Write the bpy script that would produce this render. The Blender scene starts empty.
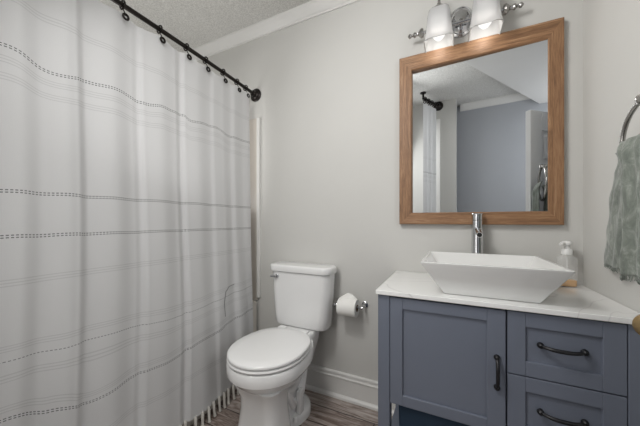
import bpy, bmesh, math, random
from mathutils import Vector, Matrix
random.seed(7)
PI = math.pi
S = bpy.context.scene
COL = S.collection

# ------------------------------------------------------------------ camera, world, lights, exposure
cam_d = bpy.data.cameras.new('camera')
cam_d.sensor_width = 36.0
cam_d.lens = 268.6 / 640 * 36.0
cam_d.shift_y = 8 / 640
cam_d.clip_start = 0.02
cam = bpy.data.objects.new('camera', cam_d)
COL.objects.link(cam)
cam.location = (0, 0, 1.05)
cam.rotation_euler = (PI / 2, 0, math.radians(25.8))
S.camera = cam

w = bpy.data.worlds.new('world'); S.world = w; w.use_nodes = True
w.node_tree.nodes['Background'].inputs[0].default_value = (0.9, 0.95, 1, 1)
w.node_tree.nodes['Background'].inputs[1].default_value = 0.3

S.view_settings.view_transform = 'Standard'
S.view_settings.look = 'None'
S.view_settings.gamma = 1
S.view_settings.use_curve_mapping = False
S.view_settings.exposure = 0.15


def area(name, loc, target, sx, sy, power, color=(1, 1, 1)):
    l = bpy.data.lights.new(name, 'AREA'); l.shape = 'RECTANGLE'
    l.size = sx; l.size_y = sy; l.energy = power; l.color = color
    o = bpy.data.objects.new(name, l); COL.objects.link(o)
    o.location = loc
    o.rotation_euler = (Vector(target) - Vector(loc)).to_track_quat('-Z', 'Y').to_euler()
    return o


area('tub_ceiling_fill', (-1.62, 0.75, 1.25), (-1.45, 1.05, 2.39), 0.45, 0.60, 4.3, (1, 0.99, 0.975))  # added unseen up-light behind the curtain, brightens the ceiling
area('ceiling_light', (-0.68, 0.28, 2.15), (0.45, 1.05, 0.8), 0.30, 0.40, 12.0, (1, 0.99, 0.975))
area('entry_fill', (-0.70, -0.20, 1.45), (0.9, 1.5, 1.1), 0.34, 1.5, 6.6, (1, 0.99, 0.98))  # added fill left of the camera
area('hall_fill', (1.40, -0.12, 1.70), (0.2, -0.15, 1.95), 0.5, 0.7, 9.0, (0.98, 0.985, 1))  # added fill for the hall wall and dropped panel, no window there


# ------------------------------------------------------------------ materials
def lin(c):
    return tuple(((v / 255) / 12.92 if v / 255 <= 0.04045 else ((v / 255 + 0.055) / 1.055) ** 2.4) for v in c) + (1,)


class NT:
    def __init__(self, name):
        self.m = bpy.data.materials.new(name); self.m.use_nodes = True
        self.t = self.m.node_tree; self.b = self.t.nodes['Principled BSDF']
        self.out = self.t.nodes['Material Output']

    def n(self, typ, **k):
        nd = self.t.nodes.new(typ)
        for a, v in k.items():
            setattr(nd, a, v)
        return nd

    def l(self, a, b):
        self.t.links.new(a, b)

    def math(self, op, a, b=None, c=None):
        nd = self.n('ShaderNodeMath', operation=op)
        for i, v in enumerate((a, b, c)):
            if v is None: continue
            if isinstance(v, (int, float)): nd.inputs[i].default_value = v
            else: self.l(v, nd.inputs[i])
        return nd.outputs[0]

    def mix(self, fac, a, b):
        nd = self.n('ShaderNodeMix', data_type='RGBA')
        for i, v in ((0, fac), (6, a), (7, b)):
            if isinstance(v, (int, float, tuple)): nd.inputs[i].default_value = v
            else: self.l(v, nd.inputs[i])
        return nd.outputs[2]

    def noise(self, scale, detail=3, rough=0.5, stretch=(1, 1, 1), dist=0.0, coord='Object'):
        tc = self.n('ShaderNodeTexCoord'); mp = self.n('ShaderNodeMapping')
        mp.inputs['Scale'].default_value = stretch
        self.l(tc.outputs[coord], mp.inputs[0])
        nz = self.n('ShaderNodeTexNoise')
        nz.inputs['Scale'].default_value = scale; nz.inputs['Detail'].default_value = detail
        nz.inputs['Roughness'].default_value = rough; nz.inputs['Distortion'].default_value = dist
        self.l(mp.outputs[0], nz.inputs['Vector'])
        return nz.outputs['Fac']

    def ramp(self, fac, stops):
        r = self.n('ShaderNodeValToRGB')
        e = r.color_ramp.elements
        while len(e) < len(stops): e.new(0.5)
        for el, (p, c) in zip(e, stops):
            el.position = p; el.color = c
        self.l(fac, r.inputs[0])
        return r.outputs[0]

    def bump(self, h, strength=0.2, dist=0.002):
        b = self.n('ShaderNodeBump'); b.inputs['Strength'].default_value = strength
        b.inputs['Distance'].default_value = dist
        self.l(h, b.inputs['Height']); self.l(b.outputs[0], self.b.inputs['Normal'])


def plain(name, c, rough=0.5, metal=0.0, coat=0.0, var=0.03, bump=None, spec=0.5):
    k = NT(name)
    base = lin(c)
    f = k.noise(6, 3)
    k.l(k.mix(f, tuple(v * (1 - var) for v in base[:3]) + (1,), tuple(min(1, v * (1 + var)) for v in base[:3]) + (1,)), k.b.inputs['Base Color'])
    k.b.inputs['Roughness'].default_value = rough
    k.b.inputs['Metallic'].default_value = metal
    k.b.inputs['Coat Weight'].default_value = coat
    k.b.inputs['Coat Roughness'].default_value = 0.08
    k.b.inputs['Specular IOR Level'].default_value = spec
    if bump:
        k.bump(k.noise(bump[0], 4), bump[1], bump[2])
    return k.m


M = {}
M['wall'] = plain('wall_paint', (203, 202, 198), 0.75, var=0.015, bump=(180, 0.08, 0.001), spec=0.3)
M['hall_wall'] = plain('hall_blue_paint', (178, 181, 186), 0.7, var=0.015, bump=(160, 0.06, 0.001), spec=0.3)
M['trim'] = plain('white_trim_paint', (222, 221, 218), 0.35, var=0.01)
M['door'] = plain('white_door_paint', (226, 226, 226), 0.4, var=0.01)
M['porcelain'] = plain('porcelain', (233, 233, 232), 0.12, coat=0.5, var=0.008)
M['lid'] = plain('toilet_seat_plastic', (236, 236, 235), 0.25, coat=0.2, var=0.008)
M['ceramic'] = plain('sink_ceramic', (228, 228, 226), 0.1, coat=0.5, var=0.008)
M['chrome'] = plain('chrome', (205, 206, 208), 0.07, metal=1, var=0.01)
M['nickel'] = plain('brushed_nickel', (170, 168, 165), 0.22, metal=1, var=0.04)
M['bronze'] = plain('dark_bronze', (46, 42, 40), 0.30, metal=0.8, var=0.15)
M['black'] = plain('black_pull_metal', (17, 17, 20), 0.42, metal=0.0, var=0.1)
M['blue'] = plain('slate_blue_cabinet_paint', (108, 114, 127), 0.42, var=0.025, bump=(60, 0.04, 0.001))
M['bin'] = plain('navy_bin_fabric', (38, 58, 78), 0.8, var=0.1, bump=(400, 0.3, 0.001))
M['paper'] = plain('toilet_paper', (238, 237, 233), 0.9, var=0.01, bump=(250, 0.2, 0.001))
M['card'] = plain('cardboard_core', (150, 125, 98), 0.9, var=0.05)
M['tile'] = plain('shower_surround', (206, 199, 190), 0.25, var=0.03)
M['tub'] = plain('bathtub_acrylic', (214, 209, 200), 0.2, var=0.01)
M['brass'] = plain('brass_knob', (184, 158, 116), 0.30, metal=0.9, var=0.08)
M['pump'] = plain('white_pump_plastic', (232, 232, 230), 0.35, var=0.01)
M['label'] = plain('amber_soap', (214, 164, 96), 0.5, var=0.12)
M['fringe'] = plain('curtain_cotton_fringe', (206, 203, 195), 0.9, var=0.05)

# ceiling: sprayed texture
k = NT('textured_ceiling')
f = k.noise(130, 4, 0.65)
k.l(k.ramp(f, [(0.35, lin((186, 185, 181))), (0.65, lin((222, 221, 217)))]), k.b.inputs['Base Color'])
k.b.inputs['Roughness'].default_value = 0.9
k.bump(f, 0.5, 0.005); M['ceiling'] = k.m

# mirror
k = NT('mirror_silver'); k.b.inputs['Metallic'].default_value = 1; k.b.inputs['Roughness'].default_value = 0.005
f = k.noise(3, 1)
k.l(k.mix(f, lin((226, 229, 231)), lin((229, 232, 234))), k.b.inputs['Base Color']); M['mirror'] = k.m


def oak(name, stretch):
    k = NT(name)
    a = k.noise(9, 6, 0.62, stretch, 1.2)
    b = k.noise(60, 3, 0.6, stretch, 0.3)
    c1 = k.ramp(a, [(0.28, lin((112, 82, 58))), (0.46, lin((142, 106, 75))), (0.6, lin((158, 121, 88))), (0.75, lin((184, 150, 117)))])
    c2 = k.ramp(b, [(0.35, lin((150, 118, 92))), (0.6, (1, 1, 1, 1))])
    mm = k.n('ShaderNodeMix', data_type='RGBA', blend_type='MULTIPLY'); mm.inputs[0].default_value = 0.4
    k.l(c1, mm.inputs[6]); k.l(c2, mm.inputs[7])
    k.l(mm.outputs[2], k.b.inputs['Base Color']); k.b.inputs['Roughness'].default_value = 0.5
    k.bump(b, 0.2, 0.0015)
    return k.m


M['oak_h'] = oak('oak_grain_along', (0.45, 7, 7.5))
M['oak_v'] = oak('oak_grain_upright', (7.5, 7, 0.45))

# marble counter
k = NT('white_marble_counter')
a = k.noise(1.6, 3, 0.5, (1, 1.6, 1), 1.2)
v = k.math('ABSOLUTE', k.math('SUBTRACT', a, 0.5))
k.l(k.ramp(v, [(0.0, lin((212, 211, 210))), (0.002, lin((230, 229, 228))), (0.014, lin((236, 236, 234))), (1, lin((240, 240, 238)))]), k.b.inputs['Base Color'])
k.b.inputs['Roughness'].default_value = 0.14; k.b.inputs['Coat Weight'].default_value = 0.3; M['marble'] = k.m

# plank floor (planks run along x)
k = NT('wood_look_plank_floor')
tc = k.n('ShaderNodeTexCoord'); br = k.n('ShaderNodeTexBrick')
br.inputs['Scale'].default_value = 1.0; br.inputs['Brick Width'].default_value = 0.95; br.inputs['Row Height'].default_value = 0.125
br.inputs['Mortar Size'].default_value = 0.003; br.inputs['Mortar Smooth'].default_value = 0.3; br.offset = 0.37
br.inputs['Color1'].default_value = (0, 0, 0, 1); br.inputs['Color2'].default_value = (1, 1, 1, 1); br.inputs['Mortar'].default_value = (0.5, 0.5, 0.5, 1)
k.l(tc.outputs['Object'], br.inputs['Vector'])
g = k.noise(5, 7, 0.66, (1.2, 11, 1), 0.8)
g2 = k.math('ADD', g, k.math('MULTIPLY', k.math('SUBTRACT', br.outputs['Color'], 0.5), 0.16))
c = k.ramp(g2, [(0.28, lin((72, 58, 51))), (0.43, lin((120, 104, 96))), (0.52, lin((154, 142, 135))), (0.62, lin((178, 167, 161))), (0.78, lin((200, 191, 186)))])
c = k.mix(br.outputs['Fac'], c, lin((50, 43, 40)))
k.l(c, k.b.inputs['Base Color']); k.b.inputs['Roughness'].default_value = 0.42
k.bump(g, 0.25, 0.002); M['floor'] = k.m

# curtain fabric with woven stitch rows (UV: u metres along, v fabric height)
k = NT('white_stitched_curtain_cotton')
uv = k.n('ShaderNodeUVMap'); sp = k.n('ShaderNodeSeparateXYZ'); k.l(uv.outputs[0], sp.inputs[0])
U, V = sp.outputs[0], sp.outputs[1]
dash = k.math('GREATER_THAN', k.math('FRACT', k.math('MULTIPLY', U, 105)), 0.38)
dark = None; faint = None
for z0 in (1.566, 1.138, 1.003, 0.432):
    for dz in (-0.0036, 0.0036):
        s_ = k.math('COMPARE', V, z0 + dz, 0.0016)
        dark = s_ if dark is None else k.math('MAXIMUM', dark, s_)
for z0 in (0.612,):
    dark = k.math('MAXIMUM', dark, k.math('MULTIPLY', k.math('COMPARE', V, z0, 0.0015), 0.8))
for z0 in (1.72, 1.525, 1.475, 0.866, 0.655, 0.563, 0.466, 0.272):
    for dz in (-0.009, 0, 0.009):
        s_ = k.math('COMPARE', V, z0 + dz, 0.0016)
        faint = s_ if faint is None else k.math('MAXIMUM', faint, s_)
hd = k.math('COMPARE', V, 0.272, 0.004)
df = k.math('MULTIPLY', dark, dash)
weave = k.noise(500, 2, 0.5, (1, 1, 1), 0, 'UV')
c = k.mix(weave, lin((206, 206, 206)), lin((216, 216, 216)))
c = k.mix(k.math('MULTIPLY', faint, 0.26), c, lin((150, 150, 150)))
c = k.mix(k.math('MULTIPLY', df, 0.85), c, lin((70, 70, 72)))
dif = k.n('ShaderNodeBsdfDiffuse'); tr = k.n('ShaderNodeBsdfTranslucent'); mx = k.n('ShaderNodeMixShader')
k.l(c, dif.inputs[0]); k.l(c, tr.inputs[0]); mx.inputs[0].default_value = 0.12
bp = k.n('ShaderNodeBump'); bp.inputs['Strength'].default_value = 0.15; bp.inputs['Distance'].default_value = 0.001
k.l(k.math('ADD', weave, k.math('MULTIPLY', faint, 2.0)), bp.inputs['Height'])
k.l(bp.outputs[0], dif.inputs['Normal'])
k.l(dif.outputs[0], mx.inputs[1]); k.l(tr.outputs[0], mx.inputs[2]); k.l(mx.outputs[0], k.out.inputs[0]); M['curtain'] = k.m

# towel
k = NT('grey_green_towel_cotton')
a = k.noise(30, 6, 0.72, (1, 1, 0.55), 1.0); b = k.noise(330, 3, 0.6)
c = k.ramp(a, [(0.3, lin((94, 100, 94))), (0.52, lin((122, 128, 120))), (0.68, lin((156, 161, 153)))])
k.l(c, k.b.inputs['Base Color']); k.b.inputs['Roughness'].default_value = 0.95
k.b.inputs['Sheen Weight'].default_value = 0.3; k.bump(k.math('ADD', k.math('MULTIPLY', b, 0.4), k.math('MULTIPLY', a, 1.2)), 0.6, 0.004); M['towel'] = k.m

# frosted shade glass: partly see-through, partly scattering
k = NT('frosted_shade_glass')
dif = k.n('ShaderNodeBsdfDiffuse'); tr = k.n('ShaderNodeBsdfTranslucent'); tp = k.n('ShaderNodeBsdfTransparent'); gl = k.n('ShaderNodeBsdfGlossy')
f = k.noise(8, 2)
c = k.mix(f, (0.9, 0.9, 0.9, 1), (0.95, 0.95, 0.95, 1))
for nd in (dif, tr, tp): k.l(c, nd.inputs[0])
gl.inputs['Roughness'].default_value = 0.12
m1 = k.n('ShaderNodeMixShader'); m1.inputs[0].default_value = 0.5; k.l(dif.outputs[0], m1.inputs[1]); k.l(tr.outputs[0], m1.inputs[2])
m2 = k.n('ShaderNodeMixShader'); m2.inputs[0].default_value = 0.28; k.l(m1.outputs[0], m2.inputs[1]); k.l(tp.outputs[0], m2.inputs[2])
m3 = k.n('ShaderNodeMixShader')
fr = k.n('ShaderNodeFresnel'); fr.inputs[0].default_value = 1.45
k.l(fr.outputs[0], m3.inputs[0]); k.l(m2.outputs[0], m3.inputs[1]); k.l(gl.outputs[0], m3.inputs[2]); k.l(m3.outputs[0], k.out.inputs[0]); M['shade'] = k.m

# lit bulb
k = NT('lit_bulb'); em = k.n('ShaderNodeEmission'); em.inputs[0].default_value = (1, 0.98, 0.95, 1)
f = k.noise(4, 1); k.l(k.math('ADD', 0.95, k.math('MULTIPLY', f, 0.1)), em.inputs[1]); k.l(em.outputs[0], k.out.inputs[0]); M['bulb'] = k.m

# clear plastic
k = NT('clear_bottle_plastic')
f = k.noise(5, 1)
k.l(k.mix(f, (0.93, 0.95, 0.95, 1), (0.97, 0.98, 0.98, 1)), k.b.inputs['Base Color'])
tp = k.n('ShaderNodeBsdfTransparent'); mx = k.n('ShaderNodeMixShader'); mx.inputs[0].default_value = 0.84
k.b.inputs['Roughness'].default_value = 0.08
k.l(k.b.outputs[0], mx.inputs[1]); k.l(tp.outputs[0], mx.inputs[2]); k.l(mx.outputs[0], k.out.inputs[0]); M['clear'] = k.m


# ------------------------------------------------------------------ mesh helpers
def obj(name, bm, mat, parent=None, smooth=False, loc=None, angle=35):
    me = bpy.data.meshes.new(name)
    bmesh.ops.recalc_face_normals(bm, faces=bm.faces)
    if loc is None and parent is not None:
        loc = None
    bm.to_mesh(me); bm.free()
    me.materials.append(mat)
    o = bpy.data.objects.new(name, me); COL.objects.link(o)
    if parent is not None:
        o.parent = parent
        o.matrix_parent_inverse = Matrix.Translation(-Vector(world_loc(parent)))
    if smooth:
        for p in me.polygons: p.use_smooth = True
        try:
            me.set_sharp_from_angle(angle=math.radians(angle))
        except Exception:
            pass
    return o


def world_loc(o):
    v = Vector(o.location)
    if o.parent is not None:
        return v + o.matrix_parent_inverse.translation + world_loc(o.parent)
    return v


def thing(name, label, cat, loc=(0, 0, 0), group=None):
    o = bpy.data.objects.new(name, None); COL.objects.link(o)
    o.empty_display_size = 0.05
    o.location = loc; o['label'] = label; o['category'] = cat
    if group: o['group'] = group
    return o


def tag(o, label, cat, group=None):
    o['label'] = label; o['category'] = cat
    if group: o['group'] = group
    return o


def struct(name, bm, mat, smooth=False):
    o = obj(name, bm, mat, None, smooth); o['kind'] = 'structure'
    return o


def box(bm, a, b, bev=0.0, seg=2):
    g = bmesh.ops.create_cube(bm, size=1.0)
    vs = g['verts']
    for v in vs:
        v.co = Vector([(a[i] + b[i]) / 2 + v.co[i] * (b[i] - a[i]) for i in range(3)])
    if bev > 0:
        es = list({e for v in vs for e in v.link_edges})
        bmesh.ops.bevel(bm, geom=es, offset=bev, segments=seg, affect='EDGES', profile=0.6)
    return bm


def rings(bm, rs, cap0=True, cap1=True, closed=True):
    vr = [[bm.verts.new(p) for p in r] for r in rs]
    n = len(vr[0])
    for i in range(len(vr) - 1):
        for j in range(n if closed else n - 1):
            q = (j + 1) % n
            bm.faces.new((vr[i][j], vr[i][q], vr[i + 1][q], vr[i + 1][j]))
    if cap0: bm.faces.new(list(reversed(vr[0])))
    if cap1: bm.faces.new(vr[-1])
    return vr


def lathe(bm, prof, c, axis='Z', n=32, cap0=True, cap1=True):
    """prof: list of (radius, distance along axis)"""
    rs = []
    for r, h in prof:
        ring = []
        for i in range(n):
            a = 2 * PI * i / n
            x, y = r * math.cos(a), r * math.sin(a)
            p = {'Z': (x, y, h), 'X': (h, x, y), 'Y': (x, h, y)}[axis]
            ring.append(Vector(c) + Vector(p))
        rs.append(ring)
    rings(bm, rs, cap0, cap1)
    return bm


def tube(bm, pts, r, n=12, caps=True):
    pts = [Vector(p) for p in pts]
    rr = r if isinstance(r, (list, tuple)) else [r] * len(pts)
    rs = []
    up = None
    for i, p in enumerate(pts):
        t = (pts[min(i + 1, len(pts) - 1)] - pts[max(i - 1, 0)]).normalized()
        if up is None:
            up = Vector((0, 0, 1)) if abs(t.z) < 0.9 else Vector((1, 0, 0))
        a = t.cross(up)
        if a.length < 1e-5: a = t.cross(Vector((0, 1, 0)))
        a.normalize(); b = a.cross(t).normalized(); up = b
        rs.append([p + a * rr[i] * math.cos(2 * PI * j / n) + b * rr[i] * math.sin(2 * PI * j / n) for j in range(n)])
    rings(bm, rs, caps, caps)
    return bm


def torus(bm, c, R, r, axis='X', n=40, m=10):
    rs = []
    for i in range(n):
        a = 2 * PI * i / n
        ring = []
        for j in range(m):
            b = 2 * PI * j / m
            q = R + r * math.cos(b); s = r * math.sin(b)
            x, y = q * math.cos(a), q * math.sin(a)
            p = {'Z': (x, y, s), 'X': (s, x, y), 'Y': (x, s, y)}[axis]
            ring.append(Vector(c) + Vector(p))
        rs.append(ring)
    rs.append(rs[0])
    vr = [[bm.verts.new(p) for p in r_] for r_ in rs[:-1]]
    for i in range(n):
        for j in range(m):
            bm.faces.new((vr[i][j], vr[i][(j + 1) % m], vr[(i + 1) % n][(j + 1) % m], vr[(i + 1) % n][j]))
    return bm


def prism(bm, poly, axis, a0, a1):
    """extrude a 2D polygon along axis; poly coords are the two remaining axes in order"""
    def mk(u, v, t):
        return {'X': (t, u, v), 'Y': (u, t, v), 'Z': (u, v, t)}[axis]
    rings(bm, [[mk(u, v, a0) for u, v in poly], [mk(u, v, a1) for u, v in poly]])
    return bm


def sup(w, yf, yb, yc, z, n=56, ef=2.0, eb=2.0):
    """egg-shaped ring: half width w, front y yf, back y yb, widest at yc"""
    r = []
    for i in range(n):
        a = 2 * PI * i / n
        c, s = math.cos(a), math.sin(a)
        e = ef if s < 0 else eb
        x = w * math.copysign(abs(c) ** (2 / e), c)
        L = (yc - yf) if s < 0 else (yb - yc)
        y = yc + L * math.copysign(abs(s) ** (2 / e), s)
        r.append((x, y, z))
    return r


def rrect(x0, x1, y0, y1, r, z, n=6):
    pts = []
    for cx, cy, a0 in ((x1 - r, y1 - r, 0), (x0 + r, y1 - r, PI / 2), (x0 + r, y0 + r, PI), (x1 - r, y0 + r, 1.5 * PI)):
        for i in range(n + 1):
            a = a0 + PI / 2 * i / n
            pts.append((cx + r * math.cos(a), cy + r * math.sin(a), z))
    return pts


def NB():
    return bmesh.new()


# ------------------------------------------------------------------ the setting
HC = 2.39
YB = 1.50      # back wall
XR = 0.505     # right wall
bm = NB(); box(bm, (-2.1, -0.7, -0.06), (1.8, 1.62, 0)); struct('floor', bm, M['floor'])
bm = NB(); box(bm, (-2.1, -0.7, HC), (1.8, 1.62, HC + 0.06)); struct('ceiling', bm, M['ceiling'])
bm = NB(); box(bm, (-2.1, YB, 0), (1.8, YB + 0.12, HC)); struct('wall_back', bm, M['wall'])
bm = NB(); box(bm, (XR, 0.86, 0), (XR + 0.11, YB, HC)); struct('wall_right', bm, M['wall'])
bm = NB(); box(bm, (-2.1, -0.14, 0), (-1.98, YB, HC)); struct('wall_left', bm, M['wall'])
bm = NB(); box(bm, (-1.98, -0.14, 0), (-0.92, -0.02, HC)); struct('wall_front', bm, M['wall'])
bm = NB(); box(bm, (-1.0, -0.32, 0), (-0.92, -0.14, HC)); box(bm, (-0.92, -0.40, 0), (-0.050, -0.30, HC)); struct('wall_entry', bm, M['wall'])
bm = NB(); box(bm, (-0.9, -0.68, 0), (1.8, -0.55, HC)); struct('wall_hall', bm, M['hall_wall'])
bm = NB(); box(bm, (1.68, -0.55, 0), (1.8, YB, HC)); struct('wall_passage', bm, M['hall_wall'])
# added dropped panel over the entry, lowered to shade the ceiling beside it
ADDED_SOFFIT = [(-0.05, 0.86), (0.077, 0.60), (0.705, -0.548), (1.68, -0.548), (1.68, 0.86)]
bm = NB(); prism(bm, ADDED_SOFFIT, 'Z', 2.26, HC); struct('added_soffit', bm, M['trim'])

# crown moulding on the back wall and on the hall wall
def crown(y, s, x0, x1, name):
    pr = [(y, 2.325), (y - s * 0.008, 2.325), (y - s * 0.010, 2.334), (y - s * 0.018, 2.340), (y - s * 0.036, 2.360), (y - s * 0.046, 2.374), (y - s * 0.050, 2.378), (y - s * 0.052, HC), (y, HC)]
    bm = NB(); prism(bm, pr, 'X', x0, x1); struct(name, bm, M['trim'])
crown(YB, 1, -1.98, XR, 'trim_1')
crown(-0.55, -1, -0.02, 0.655, 'trim_2')

# baseboard with shoe moulding along the back wall
bm = NB()
prism(bm, [(YB, 0.0), (YB - 0.028, 0.0), (YB - 0.026, 0.012), (YB - 0.018, 0.021), (YB - 0.014, 0.022), (YB - 0.014, 0.112), (YB - 0.018, 0.116), (YB - 0.018, 0.122), (YB - 0.011, 0.126), (YB - 0.010, 0.136), (YB - 0.014, 0.139), (YB - 0.012, 0.146), (YB - 0.006, 0.150), (YB, 0.150)], 'X', -1.195, XR)
struct('baseboard_back', bm, M['trim'])
bm = NB()
prism(bm, [(XR, 0.0), (XR - 0.014, 0.0), (XR - 0.014, 0.125), (XR - 0.008, 0.15), (XR, 0.15)], 'Y', 0.87, 1.03)
struct('baseboard_right', bm, M['trim'])

# shower surround on the back wall with its white edge strip
bm = NB(); box(bm, (-1.978, 1.492, 0.50), (-1.205, YB, 1.765))
for i in range(3): box(bm, (-1.978, 1.4905, 0.90 + 0.3 * i), (-1.206, 1.4925, 0.904 + 0.3 * i))
struct('trim_3', bm, M['tile'])
bm = NB(); box(bm, (-1.206, 1.482, 0.52), (-1.181, YB, 1.765), 0.004); struct('trim_4', bm, M['trim'])
# matching edge strip on the entry wall
bm = NB(); box(bm, (-0.278, -0.30, 0.0), (-0.208, -0.288, 2.19), 0.003); struct('trim_5', bm, M['trim'])

# white panelled door standing ajar on the right, with its brass knob
LX, LY = 0.392, 0.852
dv = Vector((0.70, -0.714, 0)).normalized(); nv = Vector((-dv.y, dv.x, 0))
if nv.y > 0: nv = -nv          # faces the camera side
DH = 1.745
def door_pt(t, o, z): return Vector((LX, LY, 0)) + dv * t + nv * o + Vector((0, 0, z))
def door_box(bm, t0, t1, o0, o1, z0, z1, bev=0.002):
    b2 = NB(); box(b2, (t0, o0, z0), (t1, o1, z1), bev, 1)
    for v in b2.verts: v.co = door_pt(v.co.x, v.co.y, v.co.z)
    me = bpy.data.meshes.new('t'); b2.to_mesh(me); b2.free(); bm.from_mesh(me); bpy.data.meshes.remove(me)
bm = NB()
W = 0.70
door_box(bm, 0.002, W - 0.002, -0.023, -0.010, 0.012, DH - 0.002)
zs = [(0.01, 0.20), (0.72, 0.86), (1.32, 1.42), (DH - 0.12, DH)]
for t0, t1 in ((0, 0.10), (W / 2 - 0.045, W / 2 + 0.045), (W - 0.10, W)): door_box(bm, t0, t1, -0.033, 0, 0.01, DH)
for z0, z1 in zs:
    for t0, t1 in ((0.1, W / 2 - 0.045), (W / 2 + 0.045, W - 0.10)): door_box(bm, t0 + 0.0005, t1 - 0.0005, -0.0325, -0.0005, z0, z1)
for (za, zb) in ((0.20, 0.72), (0.86, 1.32), (1.42, DH - 0.12)):
    for t0, t1 in ((0.1, W / 2 - 0.045), (W / 2 + 0.045, W - 0.10)):
        door_box(bm, t0 + 0.025, t1 - 0.025, -0.030, -0.003, za + 0.025, zb - 0.025, 0.006)
door = struct('door_1', bm, M['door'])
door['label'] = 'white panelled door standing ajar at the right edge'
bm = NB()
lathe(bm, [(0.030, 0), (0.030, 0.006), (0.013, 0.010), (0.011, 0.022), (0.018, 0.028), (0.026, 0.038), (0.0275, 0.046), (0.025, 0.056), (0.014, 0.062), (0.001, 0.063)], (0, 0, 0), 'Z', 32)
q = nv.to_track_quat('Z', 'Y')
for v in bm.verts: v.co = q @ v.co + door_pt(0.026, 0.0, 0.83)
kn = obj('door_knob', bm, M['brass'], door, True); kn['label'] = 'round brass door knob'

# ------------------------------------------------------------------ bathtub
t = thing('bathtub', 'cream bathtub almost hidden behind the white shower curtain', 'bathtub', (-1.59, 0.735, 0))
bm = NB()
o0 = rrect(-1.976, -1.198, -0.012, 1.488, 0.02, 0.0); o1 = rrect(-1.976, -1.198, -0.012, 1.488, 0.02, 0.49)
o2 = rrect(-1.970, -1.204, -0.006, 1.482, 0.02, 0.50); i0 = rrect(-1.90, -1.27, 0.09, 1.40, 0.16, 0.50)
i1 = rrect(-1.885, -1.285, 0.105, 1.385, 0.15, 0.485); i2 = rrect(-1.82, -1.34, 0.22, 1.30, 0.14, 0.10)
rings(bm, [o0, o1, o2, i0, i1, i2])
obj('tub_shell', bm, M['tub'], t, True)
bm = NB(); lathe(bm, [(0.03, 0), (0.03, 0.004), (0.022, 0.006)], (-1.58, 1.12, 0.100), 'Z', 20); obj('drain', bm, M['chrome'], t, True)

# ------------------------------------------------------------------ shower rod, hooks, curtain
RZ = 1.93
def rodx(y): return -1.222 + 0.022 * math.sin(PI * (y + 0.02) / 1.52)
t = thing('shower_curtain_rod', 'dark bronze curtain rod over the bath, ending on the back wall', 'curtain rod', (-1.22, 0.74, RZ))
bm = NB(); ys = [-0.012 + 1.504 * i / 24 for i in range(25)]
tube(bm, [(rodx(y), y, RZ) for y in ys], 0.0105, 16); obj('rod', bm, M['bronze'], t, True)
for yy, sg in ((YB, -1), (-0.02, 1)):
    bm = NB()
    lathe(bm, [(0.044, 0), (0.045, 0.006 * sg), (0.041, 0.010 * sg), (0.034, 0.012 * sg), (0.030, 0.018 * sg), (0.022, 0.022 * sg), (0.019, 0.040 * sg), (0.0125, 0.044 * sg)], (-1.222, yy, RZ), 'Y', 32)
    obj('wall_flange', bm, M['bronze'], t, True)

hook_y = [0.37, 0.50, 0.635, 0.79, 0.93, 1.05, 1.18, 1.30, 1.385]
hook_lab = {0.37: None, 0.50: None,
            0.635: 'dark curtain hook nearest the camera at the top of the photo',
            0.79: 'dark curtain hook second from the top of the photo along the rod',
            0.93: 'dark curtain hook third from the top of the photo, where ceiling moulding meets rod',
            1.05: 'dark curtain hook in the middle of the row, fourth from the wall flange',
            1.18: 'dark curtain hook third from the round wall flange',
            1.30: 'dark curtain hook second from the round wall flange',
            1.385: 'dark curtain hook right beside the round wall flange'}
protos = {}
def make_hook(y):
    t = thing('curtain_hook', hook_lab[y], 'curtain hook', (rodx(y), y, RZ), 'dark hooks along the curtain rod')
    bm = NB(); torus(bm, (rodx(y), y, RZ), 0.0165, 0.0036, 'Y', 24, 8); obj('ring', bm, M['bronze'], t, True)
    bm = NB(); tube(bm, [(rodx(y) + 0.002, y, RZ - 0.016), (rodx(y) + 0.014, y, RZ - 0.034), (rodx(y) + 0.020, y, RZ - 0.050)], 0.0022, 8); obj('stem', bm, M['bronze'], t, True)
    bm = NB(); torus(bm, (rodx(y) + 0.023, y, RZ - 0.056), 0.0098, 0.0045, 'X', 20, 8); obj('eyelet_ring', bm, M['bronze'], t, True)
    return t
first = make_hook(0.635)
kids = list(first.children)
for y in hook_y:
    if y == 0.635 or hook_lab[y] is None: continue
    c = first.copy(); COL.objects.link(c)
    c.location = (rodx(y), y, RZ); c['label'] = hook_lab[y]
    for ch in kids:
        d = ch.copy(); COL.objects.link(d); d.parent = c; d.matrix_parent_inverse = ch.matrix_parent_inverse.copy()

# fold profile: (y, offset from the hanging plane); smooth interpolation
KN = [(0.0, 0.00), (0.14, 0.020), (0.26, -0.010), (0.335, 0.014), (0.385, -0.004), (0.450, 0.019), (0.472, 0.016), (0.505, -0.007), (0.59, 0.012), (0.665, -0.006), (0.688, -0.010), (0.712, 0.008), (0.78, 0.016), (0.86, 0.002), (0.893, -0.010),
      (0.915, 0.008), (0.98, 0.014), (1.07, -0.002), (1.10, 0.006), (1.16, 0.004), (1.225, -0.006), (1.26, 0.006), (1.33, -0.002), (1.38, 0.004), (1.45, 0.0)]
def prof(y):
    for (a, va), (b, vb) in zip(KN, KN[1:]):
        if y <= b:
            t = (y - a) / (b - a); t = t * t * (3 - 2 * t)
            return va + (vb - va) * t
    return 0.0
def lerp_tab(tab, y):
    if y <= tab[0][0]: return tab[0][1]
    for (a, va), (b, vb) in zip(tab, tab[1:]):
        if y <= b:
            t = (y - a) / (b - a); t = t * t * (3 - 2 * t); return va + (vb - va) * t
    return tab[-1][1]
S43 = [(0.0, 0.09), (0.3, 0.050), (0.40, 0.0), (0.53, -0.042), (0.80, -0.030), (1.05, -0.005), (1.2, 0.025), (1.41, 0.062)]
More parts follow.
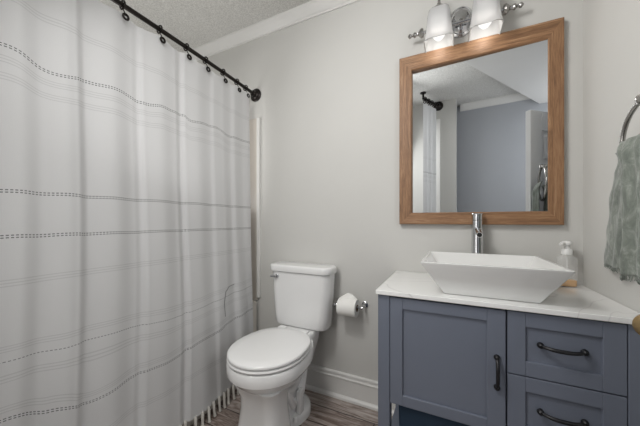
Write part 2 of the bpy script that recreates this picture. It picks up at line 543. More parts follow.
S61 = [(0.0, 0.05), (0.3, 0.032), (0.45, 0.012), (0.92, -0.020), (1.3, 0.006), (1.41, 0.02)]
def sag(y, z):
    w43 = max(0, 1 - abs(z - 0.44) / 0.15); w61 = max(0, 1 - abs(z - 0.62) / 0.17)
    w156 = max(0, 1 - abs(z - 1.55) / 0.22)
    wtop = lerp_tab([(0.0, 0.02), (0.3, 0.006), (0.43, -0.030), (0.52, -0.006), (0.63, 0.004), (0.72, -0.010), (0.8, 0.006), (0.90, 0.010), (0.94, -0.010), (1.05, 0.008), (1.12, 0.012), (1.2, -0.006), (1.41, 0.0)], y)
    wob = wtop * w156 + 0.12 * prof(y) + 0.006 * math.sin(y * 21) * max(0, min(1, (0.7 - z) / 0.3))
    return lerp_tab(S43, y) * w43 + lerp_tab(S61, y) * w61 + wob
Y0, Y1 = 0.03, 1.392
def hem(y): return 0.074 + 0.006 * math.sin(y * 17 + 1)
def topz(y):
    d = min(abs(y - h) for h in hook_y + [0.24, 0.11])
    return 1.893 - 0.20 * min(d, 0.07)
def curtain_x(y, z):
    f = (1.9 - z) / 1.85
    amp = 0.65 + 0.45 * min(1, f * 1.4)
    amp *= 1.0 - 0.25 * max(0, f - 0.7)
    base = -1.196 + 0.036 * (f ** 1.2)
    wig = 0.004 * math.sin(13 * y + 5 * z) * f + 0.003 * math.sin(31 * y - 3 * z) * f
    puff = 0.012 * math.exp(-((y - 1.30) / 0.10) ** 2) * math.exp(-((z - 0.33) / 0.22) ** 2)
    fl = 0.012 * max(0, (0.28 - z) / 0.25) ** 1.4
    sh = y + 0.02 * math.sin(2.5 * z + 3 * y) * f
    return base + amp * prof(sh) + wig + puff + fl
NYc, NZc = 330, 120
bm = NB(); uvl = bm.loops.layers.uv.new('UVMap'); grid = []; uvs = {}
for i in range(NYc + 1):
    y = Y0 + (Y1 - Y0) * i / NYc; row = []
    for j in range(NZc + 1):
        z = hem(y) + (topz(y) - hem(y)) * j / NZc
        v = bm.verts.new((curtain_x(y, z), y, z)); row.append(v); uvs[v] = (y, z - sag(y, z))
    grid.append(row)
for i in range(NYc):
    for j in range(NZc):
        f = bm.faces.new((grid[i][j], grid[i + 1][j], grid[i + 1][j + 1], grid[i][j + 1])); f.smooth = True
        for l in f.loops: l[uvl].uv = uvs[l.vert]
t = thing('shower_curtain', 'white cotton shower curtain with dark stitched rows and a tasselled hem', 'shower curtain', (-1.17, 0.73, 0.0))
cur = obj('curtain_panel', bm, M['curtain'], t, True, angle=180)
# tassels along the hem
for i in range(24):
    y = 0.47 + 0.0385 * i + random.uniform(-0.004, 0.004)
    z0 = hem(y) + 0.008; x0 = curtain_x(y, z0)
    bm = NB()
    dx = random.uniform(-0.006, 0.010); dy = random.uniform(-0.006, 0.006)
    tube(bm, [(x0 + 0.002, y, z0), (x0 + 0.005, y, z0 - 0.008), (x0 + 0.006 + dx * 0.4, y + dy * 0.4, 0.028), (x0 + 0.008 + dx, y + dy, 0.004)], [0.006, 0.0078, 0.0066, 0.0084], 8)
    obj('tassel', bm, M['fringe'], t, True)
# loose pulled thread near the toilet
bm = NB(); tube(bm, [(curtain_x(1.155, 0.50) + 0.004, 1.155, 0.50), (curtain_x(1.15, 0.58) + 0.004, 1.148, 0.58), (curtain_x(1.16, 0.64) + 0.004, 1.16, 0.64), (curtain_x(1.19, 0.665) + 0.004, 1.19, 0.665), (curtain_x(1.24, 0.668) + 0.004, 1.24, 0.668)], 0.0016, 6)
o = obj('loose_thread', bm, plain('grey_thread', (120, 120, 120), 0.9), t, True); o['label'] = 'loose grey thread'

# second rod and curtain, across the room, that the mirror shows
RZ2 = 2.335
t = thing('shower_curtain_rod', 'dark curtain rod with round flange seen in the mirror', 'curtain rod', (-0.23, -0.3, RZ2))
A = Vector((-0.228, -0.29, RZ2)); B = Vector((-0.345, 0.0, RZ2))
bm = NB(); tube(bm, [A.lerp(B, i / 10) for i in range(11)], 0.013, 14); obj('rod', bm, M['bronze'], t, True)
bm = NB(); lathe(bm, [(0.050, 0), (0.051, 0.008), (0.040, 0.013), (0.030, 0.020), (0.022, 0.026), (0.014, 0.045)], (-0.228, -0.30, RZ2), 'Y', 32); obj('wall_flange', bm, M['bronze'], t, True)
bm = NB(); tube(bm, [(B.x, B.y, RZ2), (B.x, B.y, HC)], 0.010, 12); lathe(bm, [(0.03, HC - 0.006), (0.03, HC)], (B.x, B.y, 0), 'Z', 20); obj('ceiling_support', bm, M['bronze'], t, True)
bm = NB(); uvl = bm.loops.layers.uv.new('UVMap'); uvs = {}; grid = []
dirv = (B - A).normalized(); nrm = Vector((-dirv.y, dirv.x, 0))
for i in range(61):
    s = 0.055 + 0.25 * i / 60; row = []
    for j in range(41):
        z = 0.03 + (RZ2 - 0.045 - 0.03) * j / 40
        p = A + dirv * s + nrm * (0.010 * math.sin(s * 70) * (0.5 + 0.5 * (1 - j / 40)))
        v = bm.verts.new((p.x, p.y, z)); row.append(v); uvs[v] = (s, z)
    grid.append(row)
for i in range(60):
    for j in range(40):
        f = bm.faces.new((grid[i][j], grid[i + 1][j], grid[i + 1][j + 1], grid[i][j + 1])); f.smooth = True
        for l in f.loops: l[uvl].uv = uvs[l.vert]
t2 = thing('shower_curtain', 'white curtain seen only in the mirror, left of the blue wall', 'shower curtain', (-0.3, -0.1, 0.0))
obj('curtain_panel', bm, M['curtain'], t2, True, angle=180)
for i in range(4):
    p = A + dirv * (0.075 + 0.07 * i)
    bm = NB(); torus(bm, (p.x, p.y, RZ2), 0.019, 0.004, 'Y', 20, 8)
    torus(bm, (p.x, p.y, RZ2 - 0.035), 0.012, 0.004, 'Y', 20, 8)
    obj('grommet_ring', bm, M['bronze'], t2, True)

# ------------------------------------------------------------------ toilet
TX = -0.808
t = thing('toilet', 'white two-piece toilet with closed lid beside the shower curtain', 'toilet', (TX, 1.2, 0))
def tx(r): return [(x + TX, y, z) for x, y, z in r]
# bowl and pedestal
bm = NB()
sec = [
    (0.090, 1.10, 1.36, 1.22, 0.000, 2.6, 3.0), (0.078, 1.10, 1.36, 1.22, 0.060, 2.6, 3.0), (0.078, 1.08, 1.36, 1.20, 0.160, 2.3, 3.0), (0.100, 1.02, 1.36, 1.15, 0.225, 2.0, 3.0),
    (0.136, 0.955, 1.365, 1.11, 0.270, 2.0, 2.8), (0.164, 0.915, 1.37, 1.09, 0.305, 2.0, 2.6), (0.176, 0.900, 1.375, 1.08, 0.328, 2.0, 2.4),
    (0.180, 0.894, 1.38, 1.08, 0.334, 2.0, 2.3), (0.187, 0.886, 1.385, 1.08, 0.338, 2.0, 2.3), (0.189, 0.883, 1.385, 1.08, 0.352, 2.0, 2.3),
    (0.189, 0.883, 1.385, 1.08, 0.384, 2.0, 2.3), (0.184, 0.888, 1.38, 1.08, 0.393, 2.0, 2.3), (0.165, 0.91, 1.36, 1.08, 0.395, 2.0, 2.3)]
rings(bm, [tx(sup(w_, yf, yb, yc, z, 56, ef, eb)) for w_, yf, yb, yc, z, ef, eb in sec])
# broad front column, flaring to the floor
rings(bm, [tx(rrect(-a, a, yf, yb, 0.055, z, 8)) for a, yf, yb, z in (
    (0.121, 0.955, 1.145, 0.0), (0.120, 0.957, 1.145, 0.03), (0.113, 0.968, 1.14, 0.10), (0.107, 0.975, 1.135, 0.17), (0.108, 0.970, 1.135, 0.225), (0.118, 0.955, 1.14, 0.262), (0.125, 0.945, 1.15, 0.285))])
# rear deck below the tank
rings(bm, [tx(rrect(-a, a, 1.26, 1.45, 0.04, z)) for a, z in ((0.085, 0.27), (0.105, 0.33), (0.118, 0.392), (0.116, 0.418), (0.108, 0.424))])
# trapway bulge, upright rib and rounded foot flange
rings(bm, [tx(sup(a, f_, b_, 1.27, z, 40)) for a, f_, b_, z in ((0.125, 1.10, 1.39, 0.0), (0.125, 1.10, 1.39, 0.03), (0.119, 1.106, 1.384, 0.042), (0.09, 1.13, 1.36, 0.05))])
for s_ in (-1, 1):
    tube(bm, [(TX + s_ * 0.070, 1.12, 0.22), (TX + s_ * 0.074, 1.19, 0.10), (TX + s_ * 0.074, 1.26, 0.13), (TX + s_ * 0.078, 1.31, 0.28)], [0.014, 0.024, 0.030, 0.026], 14)
    box(bm, (TX + s_ * 0.098 - 0.012, 1.205, 0.04), (TX + s_ * 0.098 + 0.012, 1.25, 0.165), 0.008, 3)
obj('bowl', bm, M['porcelain'], t, True, angle=50)
for s_ in (-1, 1):
    bm = NB(); lathe(bm, [(0.013, 0), (0.013, 0.012), (0.010, 0.020), (0.003, 0.023)], (TX + s_ * 0.108, 1.165, 0.042), 'Z', 18)
    obj('bolt_cap', bm, M['lid'], t, True)
# seat
bm = NB()
sp_ = lambda d, z: tx(sup(0.188 - d, 0.882 + d, 1.320 - d, 1.085, z, 64, 2.0, 2.5))
rings(bm, [sp_(0.012, 0.398), sp_(0.002, 0.401), sp_(0.0, 0.406), sp_(0.002, 0.411), sp_(0.016, 0.4135)])
obj('seat', bm, M['lid'], t, True)
bm = NB()
rings(bm, [sp_(0.016, 0.4185), sp_(0.002, 0.4205), sp_(0.001, 0.426), sp_(0.003, 0.431), sp_(0.010, 0.4345), sp_(0.05, 0.4365), sp_(0.12, 0.4375)])
obj('seat_lid', bm, M['lid'], t, True, angle=60)
for s_ in (-1, 1):
    bm = NB(); box(bm, (TX + s_ * 0.075 - 0.022, 1.298, 0.414), (TX + s_ * 0.075 + 0.022, 1.338, 0.434), 0.008, 3)
    obj('hinge', bm, M['lid'], t, True)
# tank
TK = 0.010
def tk(r): return [(x + TX + TK, y, z) for x, y, z in r]
bm = NB()
rings(bm, [tk(rrect(-a, a, y0, y1, r, z, 8)) for a, y0, y1, r, z in (
    (0.145, 1.375, 1.465, 0.04, 0.424), (0.168, 1.356, 1.476, 0.045, 0.430), (0.176, 1.351, 1.480, 0.048, 0.444), (0.181, 1.349, 1.482, 0.05, 0.50),
    (0.190, 1.347, 1.484, 0.05, 0.62), (0.196, 1.345, 1.485, 0.05, 0.746))])
obj('tank', bm, M['porcelain'], t, True)
bm = NB()
rings(bm, [tk(rrect(-a, a, y0, y1, r, z, 8)) for a, y0, y1, r, z in (
    (0.195, 1.345, 1.486, 0.05, 0.748), (0.204, 1.336, 1.490, 0.05, 0.750), (0.206, 1.334, 1.492, 0.05, 0.756), (0.206, 1.334, 1.492, 0.05, 0.777),
    (0.204, 1.336, 1.491, 0.049, 0.783), (0.199, 1.341, 1.487, 0.047, 0.787), (0.187, 1.352, 1.478, 0.04, 0.7885))])
obj('tank_lid', bm, M['porcelain'], t, True)
bm = NB()
lathe(bm, [(0.012, 0.0), (0.012, -0.008), (0.008, -0.012)], (TX - 0.128, 1.3465, 0.720), 'Y', 18)
tube(bm, [(TX - 0.124, 1.333, 0.720), (TX - 0.145, 1.330, 0.720), (TX - 0.166, 1.331, 0.7185)], [0.0085, 0.0075, 0.0065], 10)
o = obj('flush_lever', bm, M['chrome'], t, True); o['label'] = 'chrome flush lever'

# ------------------------------------------------------------------ toilet paper holder and roll
PZ, PY = 0.572, 1.428
t = thing('toilet_paper_holder', 'chrome wall-mounted toilet paper holder between toilet and vanity', 'toilet paper holder', (-0.515, YB, PZ))
for px in (-0.592, -0.438):
    bm = NB()
    lathe(bm, [(0.018, 0), (0.018, -0.006), (0.012, -0.010), (0.0075, -0.016), (0.007, -0.064)], (px, YB, PZ), 'Y', 24)
    lathe(bm, [(0.004, -0.010), (0.008, -0.009), (0.0092, 0), (0.008, 0.009), (0.004, 0.010)], (px, PY, PZ), 'X', 18)
    obj('post', bm, M['chrome'], t, True)
bm = NB(); lathe(bm, [(0.0075, -0.592), (0.0075, -0.438)], (0, PY, PZ), 'X', 14); obj('spindle', bm, M['chrome'], t, True)
t = thing('toilet_paper_roll', 'white toilet paper roll with a folded pointed end on the chrome holder', 'toilet paper', (-0.515, PY, PZ))
bm = NB(); RZc = PZ - 0.006
n = 40
def circ(r, x): return [(x, PY + r * math.cos(2 * PI * i / n), RZc + r * math.sin(2 * PI * i / n)) for i in range(n)]
rings(bm, [circ(0.0195, -0.568), circ(0.046, -0.568), circ(0.048, -0.566), circ(0.048, -0.464), circ(0.046, -0.462), circ(0.0195, -0.462)], False, False)
obj('paper', bm, M['paper'], t, True)
bm = NB(); rings(bm, [circ(0.0193, -0.569), circ(0.0193, -0.461), circ(0.0178, -0.461), circ(0.0178, -0.569), circ(0.0193, -0.569)], False, False); obj('core', bm, M['card'], t, True)
bm = NB()   # folded pointed tail standing up from the top of the roll
top = RZc + 0.0485
a_ = [(-0.566, PY - 0.030, top - 0.012), (-0.464, PY - 0.030, top - 0.012), (-0.464, PY + 0.006, top + 0.002), (-0.497, PY + 0.010, top + 0.026), (-0.519, PY + 0.010, top + 0.029), (-0.560, PY + 0.006, top + 0.004)]
b_ = [(x, y + 0.004, z - 0.002) for x, y, z in a_]
rings(bm, [a_, b_]); obj('folded_tail', bm, M['paper'], t)

# ------------------------------------------------------------------ vanity cabinet
VX0, VX1, VY = -0.256, 0.500, 1.055
t = thing('vanity_cabinet', 'slate blue bathroom vanity cabinet with one door and two drawers', 'cabinet', (0.12, 1.27, 0))
bm = NB()
box(bm, (VX0 + 0.004, 1.078, 0.356), (VX1 - 0.004, 1.478, 0.372), 0.001, 1)
box(bm, (VX0 + 0.004, 1.462, 0.372), (VX1 - 0.004, 1.478, 0.762), 0.001, 1)
box(bm, (VX0 + 0.006, 1.10, 0.372), (VX0 + 0.022, 1.462, 0.762), 0.001, 1)
box(bm, (VX1 - 0.022, 1.10, 0.372), (VX1 - 0.006, 1.462, 0.762), 0.001, 1)
box(bm, (0.158, 1.079, 0.372), (0.176, 1.462, 0.762), 0.001, 1)
box(bm, (VX0 + 0.022, 1.079, 0.750), (VX1 - 0.022, 1.12, 0.762), 0.001, 1)
obj('carcass', bm, M['blue'], t)
for (x0, x1, y0, y1) in ((VX0, -0.2105, VY, 1.10), (0.4515, VX1, VY, 1.10), (VX0, -0.2105, 1.435, 1.48), (0.4515, VX1, 1.435, 1.48)):
    bm = NB(); box(bm, (x0, y0, 0), (x1, y1, 0.763), 0.0025, 2); obj('leg', bm, M['blue'], t)
bm = NB(); box(bm, (VX0 + 0.01, 1.07, 0.098), (VX1 - 0.01, 1.47, 0.118), 0.002, 1); obj('shelf', bm, M['blue'], t)

def shaker(x0, x1, z0, z1, rail, stile_l, stile_r):
    bm = NB(); b = 0.0012
    box(bm, (x0, VY, z0), (x0 + stile_l, VY + 0.022, z1), b, 1)
    box(bm, (x1 - stile_r, VY, z0), (x1, VY + 0.022, z1), b, 1)
    box(bm, (x0 + stile_l, VY + 0.0002, z0), (x1 - stile_r, VY + 0.022, z0 + rail), b, 1)
    box(bm, (x0 + stile_l, VY + 0.0002, z1 - rail), (x1 - stile_r, VY + 0.022, z1), b, 1)
    box(bm, (x0 + stile_l - 0.002, VY + 0.0085, z0 + rail - 0.002), (x1 - stile_r + 0.002, VY + 0.0205, z1 - rail + 0.002))
    return bm

def pull(c, L, vertical, parent):
    bm = NB(); pts = []; rr = []
    for i in range(17):
        s = -1 + 2 * i / 16
        u = s * L / 2
        d = 0.021 * (1 - abs(s) ** 3.0) + 0.004
        sagz = -0.001 * (1 - s * s)
        pts.append((c[0] + (0 if vertical else u), c[1] - d, c[2] + (u if vertical else sagz)))
        rr.append(0.0048 + 0.0012 * (1 - s * s))
    tube(bm, pts, rr, 12)
    for s in (-1, 1):
        u = s * L / 2
        cc = (c[0] + (0 if vertical else u), c[1], c[2] + (u if vertical else 0))
        lathe(bm, [(0.0095, 0), (0.0095, -0.004), (0.0075, -0.010), (0.004, -0.013)], cc, 'Y', 18)
    o = obj('handle', bm, M['black'], parent, True); o['label'] = 'black arched pull'
    return o

d = obj('door', shaker(-0.2085, 0.1645, 0.346, 0.755, 0.040, 0.046, 0.052), M['blue'], t)
pull((0.140, VY, 0.550), 0.098, True, d)
d = obj('drawer', shaker(0.1695, 0.4490, 0.556, 0.758, 0.046, 0.048, 0.050), M['blue'], t); d['label'] = 'upper drawer'
pull((0.3065, VY, 0.662), 0.104, False, d)
d = obj('drawer', shaker(0.1695, 0.4490, 0.350, 0.552, 0.046, 0.048, 0.050), M['blue'], t); d['label'] = 'lower drawer'
pull((0.3065, VY, 0.455), 0.104, False, d)

# storage bin standing on the vanity's low shelf
bm = NB()
rings(bm, [rrect(-0.180, 0.36, 1.105, 1.40, 0.01, 0.1185), rrect(-0.186, 0.366, 1.10, 1.405, 0.01, 0.322), rrect(-0.178, 0.358, 1.108, 1.397, 0.01, 0.322), rrect(-0.172, 0.352, 1.112, 1.393, 0.01, 0.13)])
o = obj('storage_bin', bm, M['bin']); tag(o, 'dark navy storage bin under the vanity door', 'storage bin')

# countertop
bm = NB(); box(bm, (-0.262, 1.043, 0.7635), (XR - 0.002, YB - 0.002, 0.780), 0.0025, 2)
o = obj('countertop', bm, M['marble']); tag(o, 'white marble countertop with faint grey veins on the blue vanity', 'countertop')

# vessel sink
bm = NB()
def R4(x0, x1, y0, y1, z, r=0.006): return rrect(x0, x1, y0, y1, r, z, 4)
rings(bm, [R4(-0.016, 0.262, 1.101, 1.345, 0.7805, 0.004), R4(-0.020, 0.266, 1.097, 1.350, 0.783, 0.004), R4(-0.094, 0.331, 1.033, 1.413, 0.895), R4(-0.095, 0.332, 1.032, 1.414, 0.901), R4(-0.094, 0.331, 1.033, 1.413, 0.9025),
           R4(-0.084, 0.321, 1.043, 1.403, 0.9025), R4(-0.082, 0.319, 1.045, 1.401, 0.900), R4(-0.030, 0.272, 1.11, 1.352, 0.815, 0.02), R4(-0.015, 0.257, 1.125, 1.337, 0.806, 0.03), R4(0.10, 0.142, 1.20, 1.26, 0.800, 0.02)])
t = thing('vessel_sink', 'white square flared vessel sink sitting on the marble countertop', 'sink', (0.12, 1.23, 0.78))
obj('basin', bm, M['ceramic'], t, True, angle=25)
bm = NB(); lathe(bm, [(0.022, 0), (0.022, 0.004), (0.015, 0.007)], (0.121, 1.23, 0.8005), 'Z', 20); obj('drain', bm, M['chrome'], t, True)

# faucet
t = thing('faucet', 'tall chrome single-hole faucet behind the vessel sink', 'faucet', (0.115, 1.4455, 0.78))
FX, FY = 0.115, 1.4455
bm = NB(); lathe(bm, [(0.027, 0.7805), (0.027, 0.785), (0.024, 0.788), (0.0235, 0.790), (0.0235, 1.052), (0.022, 1.054)], (FX, FY, 0), 'Z', 32); obj('body', bm, M['chrome'], t, True)
bm = NB(); lathe(bm, [(0.022, 1.0545), (0.0235, 1.056), (0.0235, 1.082), (0.021, 1.085), (0.010, 1.0865)], (FX, FY, 0), 'Z', 32)
tube(bm, [(FX, FY - 0.018, 1.074), (FX, FY - 0.040, 1.080)], [0.004, 0.0035], 10)
obj('handle', bm, M['chrome'], t, True)
bm = NB()
p0 = Vector((FX, FY - 0.012, 1.012)); p1 = Vector((FX, FY - 0.105, 0.990))
ax = (p1 - p0).normalized(); up = Vector((1, 0, 0)); v2 = ax.cross(up)
rs = []
for p, r in ((p0, 0.0125), (p1, 0.0125), (p1, 0.0095), (p1 - ax * 0.02, 0.0095)):
    rs.append([p + up * r * math.cos(2 * PI * i / 24) + v2 * r * math.sin(2 * PI * i / 24) for i in range(24)])
rings(bm, rs); sp = obj('spout', bm, M['chrome'], t, True)
bm = NB(); c_ = p1 - ax * 0.004
rings(bm, [[c_ + up * 0.0094 * math.cos(2 * PI * i / 20) + v2 * 0.0094 * math.sin(2 * PI * i / 20) for i in range(20)], [c_ - ax * 0.004 + up * 0.0094 * math.cos(2 * PI * i / 20) + v2 * 0.0094 * math.sin(2 * PI * i / 20) for i in range(20)]])
o = obj('aerator', bm, M['black'], sp, True)

# soap dispenser
SX, SY = 0.436, 1.446
t = thing('soap_dispenser', 'clear soap bottle with white foam pump in the counter corner', 'soap dispenser', (SX, SY, 0.78))
bm = NB()
rings(bm, [[(SX + x * a, SY + y * b, z) for x, y, _ in rrect(-1, 1, -1, 1, 0.5, 0)] for a, b, z in ((0.027, 0.019, 0.781), (0.031, 0.022, 0.785), (0.031, 0.022, 0.893), (0.028, 0.020, 0.902), (0.016, 0.015, 0.908), (0.015, 0.015, 0.916))])
obj('bottle', bm, M['clear'], t, True)
bm = NB()
rings(bm, [[(SX + x * a, SY + y * b, z) for x, y, _ in rrect(-1, 1, -1, 1, 0.5, 0)] for a, b, z in ((0.026, 0.0175, 0.7830), (0.0285, 0.0195, 0.786), (0.0285, 0.0195, 0.806), (0.0285, 0.0195, 0.8065))])
o = obj('liquid_soap', bm, M['label'], t, True); o['label'] = 'amber liquid soap'
bm = NB()
lathe(bm, [(0.018, 0.912), (0.018, 0.930), (0.016, 0.934), (0.009, 0.936), (0.009, 0.950), (0.017, 0.952), (0.018, 0.960), (0.014, 0.966), (0.004, 0.968)], (SX, SY, 0), 'Z', 28)
tube(bm, [(SX, SY, 0.958), (SX - 0.020, SY - 0.018, 0.958), (SX - 0.028, SY - 0.026, 0.953)], [0.008, 0.007, 0.006], 10)
tube(bm, [(SX, SY, 0.912), (SX, SY, 0.80)], 0.003, 8)
o = obj('pump', bm, M['pump'], t, True)

# ------------------------------------------------------------------ mirror
mx0, mx1, mz0, mz1 = -0.242, 0.436, 1.033, 1.914
WL, WR, WB, WT = 0.062, 0.054, 0.060, 0.077
F0, F1 = 1.470, YB - 0.0005
t = thing('wall_mirror', 'oak framed rectangular mirror on the wall above the sink', 'mirror', (0.097, YB, 1.47))
def rail(p, mat):
    """p: four (x,z) corners outer a, outer b, inner b, inner a"""
    bm = NB()
    (oa, ob, ib, ia) = [Vector((q_[0], 0, q_[1])) for q_ in p]
    def at(v, y): return (v.x, y, v.z)
    wf = 0.06
    pr = [(0, F1), (0, F0 + 0.003), (0.003, F0), (wf - 0.004, F0 + 0.001), (wf, F0 + 0.006), (wf, F1)]
    A_ = []; B_ = []
    for s, y in pr:
        k_ = s / wf
        A_.append(at(oa.lerp(ia, k_), y)); B_.append(at(ob.lerp(ib, k_), y))
    rings(bm, [A_, B_]); return obj('frame_rail', bm, mat, t)
O = [(mx0, mz0), (mx1, mz0), (mx1, mz1), (mx0, mz1)]
I = [(mx0 + WL, mz0 + WB), (mx1 - WR, mz0 + WB), (mx1 - WR, mz1 - WT), (mx0 + WL, mz1 - WT)]
for i in range(4):
    j = (i + 1) % 4
    rail((O[i], O[j], I[j], I[i]), M['oak_h'] if i % 2 == 0 else M['oak_v'])
bm = NB()
de = math.tan(math.radians(1.8)); xm = 0.106
def my(x): return 1.4865 - (x - xm) * de
x0, x1, z0, z1 = mx0 + WL - 0.003, mx1 - WR + 0.003, mz0 + WB - 0.003, mz1 - WT + 0.003
rings(bm, [[(x0, my(x0), z0), (x1, my(x1), z0), (x1, my(x1), z1), (x0, my(x0), z1)], [(x0, my(x0) + 0.003, z0), (x1, my(x1) + 0.003, z0), (x1, my(x1) + 0.003, z1), (x0, my(x0) + 0.003, z1)]])
obj('glass', bm, M['mirror'], t)

# ------------------------------------------------------------------ vanity light
LXc, LZ = 0.048, 2.030
t = thing('vanity_light', 'chrome two-shade vanity light with frosted glass above the mirror', 'wall lamp', (LXc, YB, LZ))
bm = NB()
def oval(a, b, y): return [(LXc + a * math.cos(2 * PI * i / 40), y, LZ + b * math.sin(2 * PI * i / 40)) for i in range(40)]
rings(bm, [oval(0.058, 0.074, YB), oval(0.058, 0.074, YB - 0.010), oval(0.050, 0.066, YB - 0.018), oval(0.046, 0.062, YB - 0.017), oval(0.036, 0.052, YB - 0.028), oval(0.015, 0.025, YB - 0.034)])
obj('backplate', bm, M['chrome'], t, True)
BZ, BY = 1.998, 1.445
bm = NB(); lathe(bm, [(0.008, -0.20), (0.008, 0.20)], (LXc, BY, BZ), 'X', 18)
tube(bm, [(LXc, BY, BZ), (LXc, YB - 0.02, LZ)], 0.011, 14)
obj('crossbar', bm, M['chrome'], t, True)
for s in (-1, 1):
    bm = NB()
    lathe(bm, [(0.008, s * 0.165), (0.020, s * 0.168), (0.023, s * 0.178), (0.017, s * 0.186), (0.009, s * 0.192), (0.007, s * 0.200), (0.012, s * 0.206), (0.013, s * 0.212), (0.006, s * 0.219), (0.006, s * 0.224), (0.0105, s * 0.230), (0.011, s * 0.236), (0.003, s * 0.243)], (LXc, BY, BZ), 'X', 24)
    obj('finial', bm, M['nickel'], t, True)
    cx = LXc + s * 0.0955; cy = 1.424
    bm = NB()
    pts = []
    for i in range(13):
        a = PI * i / 12
        pts.append((cx, (BY + cy) / 2 + (BY - cy) / 2 * math.cos(a), BZ + 0.115 + 0.03 * math.sin(a) if 0 < i < 12 else BZ + (0.115)))
    pts = [(cx, BY, BZ), (cx, BY, BZ + 0.06)] + pts + [(cx, cy, BZ + 0.10)]
    tube(bm, pts, 0.006, 12); obj('arm', bm, M['nickel'], t, True)
    bm = NB(); lathe(bm, [(0.005, 2.108), (0.009, 2.104), (0.012, 2.096), (0.024, 2.086), (0.031, 2.076), (0.031, 2.070)], (cx, cy, 0), 'Z', 28); obj('shade_cap', bm, M['nickel'], t, True)
    # square bell shade
    bm = NB()
    pf = [(0.030, 2.074), (0.036, 2.071), (0.044, 2.060), (0.049, 2.04), (0.053, 2.005), (0.056, 1.97), (0.060, 1.935), (0.066, 1.908)]
    def sq(h, z): return [(cx + x, cy + y, z) for x, y, _ in rrect(-h, h, -h, h, h * 0.42, 0, 7)]
    outer = [sq(h, z) for h, z in pf]
    inner = [sq(h - 0.004, z) for h, z in reversed(pf)]
    rings(bm, outer + inner, False, False)
    sh = obj('shade', bm, M['shade'], t, True, angle=60)
    bm = NB(); lathe(bm, [(0.014, 2.068), (0.015, 2.045), (0.022, 2.025), (0.029, 1.995), (0.031, 1.970), (0.026, 1.945), (0.014, 1.930), (0.003, 1.926)], (cx, cy, 0), 'Z', 24)
    b_o = obj('bulb', bm, M['bulb'], t, True)
    l = bpy.data.lights.new('lamp_light', 'POINT'); l.energy = 0.32; l.shadow_soft_size = 0.03; l.color = (1, 0.96, 0.9)
    lo = bpy.data.objects.new('lamp_light', l); COL.objects.link(lo); lo.location = (cx, cy, 1.918)

# ------------------------------------------------------------------ towel ring and towel
RY, RZ_, RX, RR = 0.99, 1.268, 0.452, 0.098
t = thing('towel_ring', 'brushed nickel towel ring on the right wall', 'towel ring', (XR, RY, RZ_ + RR))
bm = NB(); torus(bm, (RX, RY, RZ_), RR, 0.0062, 'X', 56, 12); obj('ring', bm, M['nickel'], t, True)
bm = NB(); zz = RZ_ + RR
lathe(bm, [(0.026, XR), (0.026, XR - 0.007), (0.018, XR - 0.012), (0.010, XR - 0.016), (0.010, RX + 0.004), (0.014, RX - 0.002), (0.012, RX - 0.012), (0.004, RX - 0.016)], (0, RY, zz), 'X', 28)
obj('mount', bm, M['nickel'], t, True)

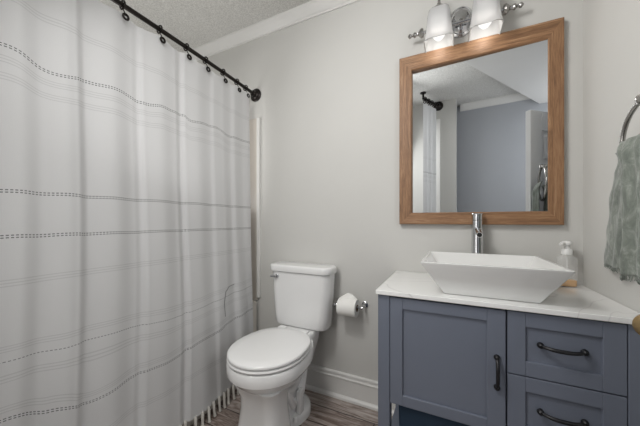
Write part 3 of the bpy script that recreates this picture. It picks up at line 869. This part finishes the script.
t = thing('hand_towel', 'wrinkled grey-green hand towel with frayed hem hanging from the ring', 'towel', (0.45, 1.03, 1.29))
def towel_panel(yl_tab, yr, x_in, sgn, ph, z_bot, z_top):
    """one hanging layer; yl_tab gives the left edge (large y) against height"""
    bm = NB(); nu, nv_ = 46, 50; fr = []; bk = []
    for j in range(nv_ + 1):
        z = z_bot + (z_top - z_bot) * j / nv_
        yl = lerp_tab(yl_tab, z); rw = []; rb = []
        tt = (z_top - z) / (z_top - z_bot)
        for i in range(nu + 1):
            u = i / nu
            y = yl + (yr - yl) * u
            fold = 0.0085 * math.sin(u * 13 + ph + 0.5 * tt) * (0.5 + 0.5 * tt) + 0.0045 * math.sin(u * 29 + 2.2 * ph + 0.9 * tt)
            fold += 0.0012 * math.sin(z * 70 + 6 * math.sin(u * 5 + ph)) + 0.0010 * math.sin(z * 37 - u * 44 + ph)
            if j > nv_ - 6:
                roll = (j - (nv_ - 6)) / 6
                x = x_in + fold * (1 - 0.5 * roll) + (sgn * 0.012) * roll * roll
            else:
                x = x_in + fold
            zz_ = z - 0.004 * math.sin(u * 5 + ph) * (1 - j / nv_)
            rw.append(bm.verts.new((x, y, zz_))); rb.append(bm.verts.new((x + 0.0045, y, zz_)))
        fr.append(rw); bk.append(rb)
    for j in range(nv_):
        for i in range(nu):
            bm.faces.new((fr[j][i], fr[j][i + 1], fr[j + 1][i + 1], fr[j + 1][i]))
            bm.faces.new((bk[j][i], bk[j + 1][i], bk[j + 1][i + 1], bk[j][i + 1]))
    for j in range(nv_):
        bm.faces.new((fr[j][0], fr[j + 1][0], bk[j + 1][0], bk[j][0])); bm.faces.new((fr[j][nu], bk[j][nu], bk[j + 1][nu], fr[j + 1][nu]))
    for i in range(nu):
        bm.faces.new((fr[0][i], bk[0][i], bk[0][i + 1], fr[0][i + 1])); bm.faces.new((fr[nv_][i], fr[nv_][i + 1], bk[nv_][i + 1], bk[nv_][i]))
    pts = [(v.co.copy()) for v in fr[0]]
    return bm, pts
def fringe(pts, parent):
    bm = NB()
    for a, b in zip(pts, pts[1:]):
        for f in (0.1, 0.45, 0.8):
            p = a.lerp(b, f) + Vector((0.002, 0, 0.002))
            L = random.uniform(0.010, 0.017)
            tube(bm, [p, p + Vector((random.uniform(-.003, .003), random.uniform(-.003, .003), -L * 0.6)), p + Vector((random.uniform(-.004, .004), random.uniform(-.004, .004), -L))], [0.0011, 0.001, 0.0007], 5)
    o = obj('frayed_edge', bm, M['towel'], parent); o['kind'] = 'stuff'
b1, p1_ = towel_panel([(0.88, 1.282), (1.0, 1.256), (1.12, 1.232), (1.2, 1.200), (1.262, 1.158)], 0.90, 0.474, -1, 0.4, 0.906, 1.262)
bk_o = obj('back_layer', b1, M['towel'], t, True, angle=180); fringe(p1_, bk_o)
b2, p2_ = towel_panel([(0.88, 1.036), (1.0, 1.030), (1.1, 1.028), (1.2, 1.034), (1.274, 1.060)], 0.87, 0.426, 1, 2.1, 0.904, 1.274)
ft_o = obj('front_layer', b2, M['towel'], t, True, angle=180); fringe(p2_, ft_o)
